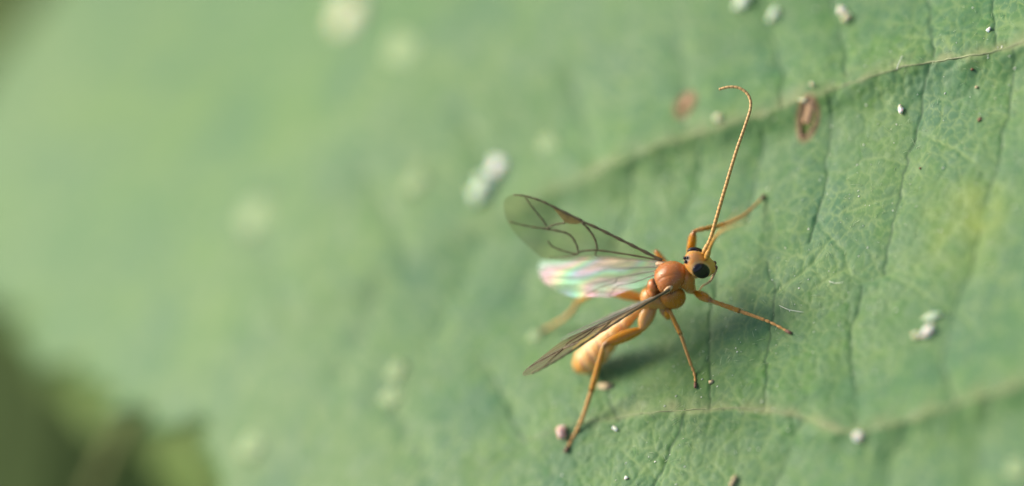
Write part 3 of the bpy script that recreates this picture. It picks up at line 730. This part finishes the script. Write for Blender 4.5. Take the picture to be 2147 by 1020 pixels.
# legs
def leg_tube(segs):
    """segs: list of (A, B, r_start, r_mid, r_end); one continuous skin through all segments"""
    P = []; R = []
    for A, B, r0, rm, r1 in segs:
        for t in np.linspace(0, 1, 12):
            r = r0*(1-t)**2*1.0+rm*4*t*(1-t)*.5+r1*t*t + (rm*2*t*(1-t)-0)*0
            r = r0*(1-t)+r1*t+(rm-(r0+r1)/2)*math.sin(math.pi*t)**.8
            P.append(A*(1-t)+B*t); R.append(r)
    P = np.array(P); R = np.array(R)
    keep_ = [0]+[i for i in range(1, len(P)) if np.linalg.norm(P[i]-P[i-1]) > 1e-4]
    P, R = P[keep_], R[keep_]
    Pm = P.copy(); Pm[1:-1] = (P[:-2]+P[2:]+2*P[1:-1])/4
    return tube_data(Pm, R, 12), Pm, R
def leg(coxa, troch, knee, ankle, foot_pts, k, label):
    """coxa, troch, knee, ankle: world points; foot_pts: tarsus points to the claw; k: thickness"""
    coxa, troch, knee, ankle = map(np.asarray, (coxa, troch, knee, ankle))
    (V, F), Pm, Rr = leg_tube([(coxa, troch, .20*k, .23*k, .085*k), (troch, knee, .085*k, .17*k, .075*k), (knee, ankle, .07*k, .085*k, .088*k)])
    me = mesh('leg', V, F); n = len(Pm)
    cc = np.array([(.66, .38, .14), (.62, .34, .10), (.60, .26, .012), (.62, .27, .012), (.26, .12, .03), (.56, .30, .05), (.50, .24, .015), (.50, .25, .02), (.24, .12, .03)])
    tt = np.array([0, .28, .36, .60, .665, .70, .80, .97, 1.0]); u_ = np.linspace(0, 1, n)
    c = np.stack([np.interp(u_, tt, cc[:, i]) for i in range(3)], 1); color_attr(me, 'col', np.repeat(c, 12, 0))
    o = link('leg', me, M['leg'], wasp); o['label'] = label
    hs_ = []
    for i in range(14, n-1):
        for _ in range(5):
            a = rng.normal(size=3); t_ = Pm[min(i+1, n-1)]-Pm[i-1]; t_ /= np.linalg.norm(t_)+1e-9; a -= t_*(a@t_); a /= np.linalg.norm(a)
            b = Pm[i]+(Pm[i+1]-Pm[i])*rng.random()+a*Rr[i]*.92
            hs_.append(tube_data([b, b+a*.035+t_*.05, b+a*.05+t_*.11], [.0065, .005, .002], 3))
    hb = link('bristles', mesh('bristles', *join(hs_)), M['bristle'], o); hb['kind'] = 'stuff'
    pts = [ankle]+[np.asarray(p) for p in foot_pts]; L = np.cumsum([0]+[np.linalg.norm(b-a) for a, b in zip(pts[:-1], pts[1:])])
    P = smooth_path(pts, 22); t = np.linspace(0, 1, len(P)); rr = (.066*(1-t)+.045*t)*k
    for q in (.45, .60, .73, .84): rr = rr*(1-.42*np.exp(-((t-q)/.022)**2)+.16*np.exp(-((t-q+.05)/.03)**2))
    link('tarsus', mesh('tarsus', *tube_data(P, rr, 9)), M['tarsus'], o)
    d = P[-1]-P[-8]; d /= np.linalg.norm(d)
    link('claw', mesh('claw', *tube_data([P[-1]-d*.20, P[-1]-d*.05, P[-1]+d*.03, P[-1]+d*.06+[0, 0, -.03]], np.array([.050, .062, .058, .03])*k**.5, 8)), M['claw'], o)
    ax = (ankle-knee)/np.linalg.norm(ankle-knee); sd = np.cross(ax, [0, 0, 1.0]); sd /= np.linalg.norm(sd)+1e-9
    for s in (-1, 1):
        link('spur', mesh('spur', *tube_data([ankle, ankle+ax*.12+sd*s*.05, ankle+ax*.26+sd*s*.07], [.02, .015, .004], 5)), M['tarsus'], o)
    return o
def J(px, py, z): return U(px, py, z+BZ)
# near (right) side
leg(J(1441, 598, 1.45), J(1456, 613, 1.22), J(1491, 631, 1.15), J(1552, 653, .62), [J(1594, 668, .32), J(1621, 679, .16), G(1656, 698, .06)], .92, 'front leg reaching forward')
leg(J(1392, 640, 1.35), J(1400, 668, 1.0), J(1402, 648, 1.55), J(1427, 702, .95), [J(1446, 757, .42), J(1456, 785, .18), G(1458, 811, .06)], .86, 'middle leg')
leg(J(1364, 640, 1.55), J(1345, 692, 1.40), J(1267, 722, 1.95), J(1240, 820, 1.0), [J(1221, 878, .50), J(1203, 915, .22), G(1186, 946, .06)], 1.22, 'hind leg')
# far (left) side
leg(Wf(.62, .30, 1.5), J(1446, 540, 1.3), J(1455, 485, 2.0), J(1520, 471, 1.05), [J(1557, 453, .55), J(1582, 432, .2), G(1601, 412, .06)], .92, 'far front leg')
leg(Wf(-.25, .45, 1.5), Wf(-.25, .8, 1.6), J(1374, 525, 2.1), J(1397, 551, 1.1), [J(1412, 560, .6), J(1422, 566, .25), G(1430, 570, .05)], .72, 'far middle leg')
leg(Wf(-1.0, .3, 1.6), Wf(-1.5, .65, 1.1), J(1262, 606, 1.6), J(1212, 632, 1.0), [J(1193, 660, .62), J(1160, 682, .25), G(1136, 694, .06)], 1.15, 'far hind leg')

# wings
def wing_frame(base, span, lead):
    s = span/np.linalg.norm(span); c = lead-s*np.dot(lead, s); c /= np.linalg.norm(c); return base, s, c, np.cross(s, c)
def bodyvec(h, l, u): return fh*h+fl*l+fu*u
BASE_L = Wf(.04, .58, 2.62)
tipF = J(1066, 418, 5.8)
sp = tipF-BASE_L; spb = np.array([sp@fh, sp@fl, sp@fu])
FL = wing_frame(BASE_L, sp, bodyvec(.578, .49, .588))
def to2d(fr, px, py):
    q = on_plane(px, py, fr[0], fr[3])-fr[0]; return np.array([q@fr[1], q@fr[2]])
def Z2(x, y): return 1040+x/4.079, 390+y/4.079          # enlarged crop -> photo pixel
fore_out = [to2d(FL, *Z2(*q)) for q in ((1385, 622), (1280, 570), (1140, 500), (1000, 430), (865, 362), (730, 298), (600, 232), (480, 172), (390, 128), (300, 98), (220, 80), (150, 76), (95, 95), (66, 140), (64, 190), (76, 250), (100, 310),
            (135, 370), (180, 425), (235, 480), (290, 530), (345, 580), (400, 618), (520, 640), (650, 645), (780, 640), (900, 635), (1050, 632), (1200, 635), (1300, 640), (1375, 640))]
fore_veins = [('dark', .036, .030, ((1420, 640), (1280, 570), (1140, 500), (1000, 430), (865, 362), (735, 305))),
              ('dark', .030, .016, ((735, 300), (600, 232), (480, 172), (390, 128), (300, 98), (220, 80), (150, 76))),
              ('dark', .026, .022, ((735, 315), (785, 368), (830, 430), (856, 490), (866, 548))),
              ('dark', .022, .020, ((590, 318), (530, 328), (470, 345), (430, 368))),
              ('dark', .022, .014, ((430, 345), (395, 290), (350, 235), (295, 160), (250, 92))),
              ('dark', .022, .014, ((430, 368), (330, 355), (220, 335), (110, 305))),
              ('dark', .024, .022, ((430, 368), (520, 385), (600, 405), (650, 440), (690, 505), (706, 572))),
              ('dark', .018, .016, ((445, 470), (480, 515), (560, 550), (640, 572), (690, 582))),
              ('dark', .022, .022, ((690, 585), (725, 560), (800, 552), (866, 550), (1000, 568), (1190, 598), (1410, 640))),
              ('dark', .016, .012, ((866, 548), (850, 580), (858, 600))), ('dark', .014, .010, ((690, 584), (560, 610), (450, 612)))]
stig = ((486, 182), (560, 222), (650, 262), (738, 303), (722, 320), (690, 328), (640, 326), (592, 316), (545, 255))
# hindwing: flatter, so that it mirrors the bright sky
HB = Wf(-.12, .52, 2.46)
HN = bodyvec(.02, -.01, 1.0); tipH = on_plane(1131, 562, HB, HN/np.linalg.norm(HN)+np.array([0, 0, 0]))
HN = HN/np.linalg.norm(HN)
hs = tipH-HB; hc = np.cross(HN, hs); 
if hc@fh < 0: hc = -hc
HL = wing_frame(HB, hs, hc)
hind_out = [to2d(HL, *Z2(*q)) for q in ((1420, 660), (1260, 632), (1130, 622), (980, 608), (830, 608), (700, 622), (580, 630), (480, 640), (410, 645), (375, 660), (358, 695), (362, 740), (385, 790), (425, 838), (480, 880), (550, 915), (620, 942), (700, 958),
            (780, 952), (870, 950), (960, 955), (1040, 930), (1120, 900), (1200, 880), (1290, 850), (1370, 800), (1410, 720))]
hind_veins = [('pale', .020, .012, ((1420, 650), (1130, 624), (830, 612), (580, 634))), ('pale', .018, .009, ((1420, 690), (1150, 700), (960, 710), (790, 745), (600, 770), (410, 772))),
              ('pale', .016, .008, ((1410, 720), (1180, 760), (1030, 790), (880, 830), (700, 850), (600, 880))), ('pale', .016, .008, ((1030, 790), (1020, 830), (900, 870), (740, 945))),
              ('pale', .014, .008, ((1400, 750), (1180, 830), (1040, 860), (960, 945))), ('pale', .012, .008, ((1150, 640), (960, 680), (830, 660), (700, 630)))]
def flat2world(fr, q, bend=0.0, mirror=False, fr2=None, lift=0.0):
    f = fr2 if fr2 is not None else fr
    z = bend*math.sin(q[1]*4.2+q[0]*.6)+lift
    return f[0]+f[1]*q[0]+f[2]*q[1]+f[3]*z
def build_wing(name, out2, veins2, fr, bend, mat, stig2=None, flip=False, label=None):
    """membrane = fine grid clipped to the outline"""
    P = np.array(smooth_path(list(out2)+[out2[0]], 4))
    import bmesh
    bm = bmesh.new(); vs = [bm.verts.new((q[0], q[1], 0)) for q in P[:-1]]
    bm.faces.new(vs); bmesh.ops.triangulate(bm, faces=bm.faces[:])
    bmesh.ops.subdivide_edges(bm, edges=[e for e in bm.edges if e.calc_length() > .35], cuts=3, use_grid_fill=True)
    bmesh.ops.triangulate(bm, faces=bm.faces[:])
    bm.verts.index_update()
    V = [flat2world(fr, (v.co.x, v.co.y), bend) for v in bm.verts]; film = [(v.co.x, v.co.y, 0) for v in bm.verts]; F = [tuple(v.index for v in f.verts) for f in bm.faces]; bm.free()
    me_ = mesh(name, V, F); a_ = me_.attributes.new('film', 'FLOAT_VECTOR', 'POINT')
    a_.data.foreach_set('vector', np.array(film, np.float32).ravel())
    o = link(name, me_, M[mat], wasp); o['label'] = label
    for kind, r0, r1, pts in veins2:
        Q_ = smooth_path(pts, 6)
        V, F = tube_data([flat2world(fr, q, bend) for q in Q_], np.linspace(r0, r1, len(Q_))*1.55*(1+.18*np.sin(np.arange(len(Q_))*1.3)), 6)
        link('vein', mesh('wing_vein', V, F), M['vein_dark' if kind == 'dark' else 'vein_pale'], o)
    if stig2 is not None:
        n = len(stig2); V = [flat2world(fr, q, bend, lift=.018) for q in stig2]+[flat2world(fr, q, bend, lift=-.018) for q in stig2]
        F = [tuple(range(n)), tuple(range(2*n-1, n-1, -1))]+[(i, (i+1) % n, n+(i+1) % n, n+i) for i in range(n)]
        link('stigma', mesh('stigma', V, F, False), M['stigma'], o)
    return o
def mirror_vec(v, pitch=0.0):
    return fh*(v@fh)-fl*(v@fl)+fu*(v@fu)
f2 = [(k, a, b, [to2d(FL, *Z2(*q)) for q in pts]) for k, a, b, pts in fore_veins]
h2 = [(k, a, b, [to2d(HL, *Z2(*q)) for q in pts]) for k, a, b, pts in hind_veins]
s2d = [to2d(FL, *Z2(*q)) for q in stig]
build_wing('wing', fore_out, f2, FL, .02, 'fore', s2d, label='far forewing, clear brownish with dark veins, seen broadside')
build_wing('wing', hind_out, h2, HL, .035, 'hind', label='far hindwing with pink, yellow and mint iridescence')
# near pair: same outlines mirrored; the forewing is seen almost edge-on
BR = Wf(.06, -.60, 2.62); tipR = J(1105, 785, 4.6)
view = (CAM-(BR+tipR)/2); view /= np.linalg.norm(view)
spR = (tipR-BR); spR_len = np.linalg.norm(spR); kF = spR_len/np.linalg.norm(tipF-BASE_L)
s_ = spR/spR_len
edge = view-s_*(view@s_); edge /= np.linalg.norm(edge); side = np.cross(s_, edge)
tw = math.radians(-13.0)
FR = (BR, s_, edge*math.cos(tw)+side*math.sin(tw), np.cross(s_, edge*math.cos(tw)+side*math.sin(tw)))
sc2 = lambda L_: [np.array(q)*kF for q in L_]
build_wing('wing', sc2(fore_out), [(k, a, b, sc2(p)) for k, a, b, p in f2], FR, .02, 'fore', sc2(s2d), label='near forewing seen almost edge-on, brown')
HBR = Wf(-.12, -.52, 2.44); tipHR = J(1178, 712, 3.3); hsR = tipHR-HBR; kH = np.linalg.norm(hsR)/np.linalg.norm(hs)
ss = hsR/np.linalg.norm(hsR); vv = view-ss*(view@ss); vv /= np.linalg.norm(vv); sd2 = np.cross(ss, vv)
tw2 = math.radians(-10.0)
cR = vv*math.cos(tw2)+sd2*math.sin(tw2)
HR = (HBR, ss, cR, np.cross(ss, cR))
build_wing('wing', [np.array(q)*kH for q in hind_out], [(k, a, b, [np.array(q)*kH for q in p]) for k, a, b, p in h2], HR, .03, 'hind', label='near hindwing with teal iridescence peeking above the edge-on forewing')
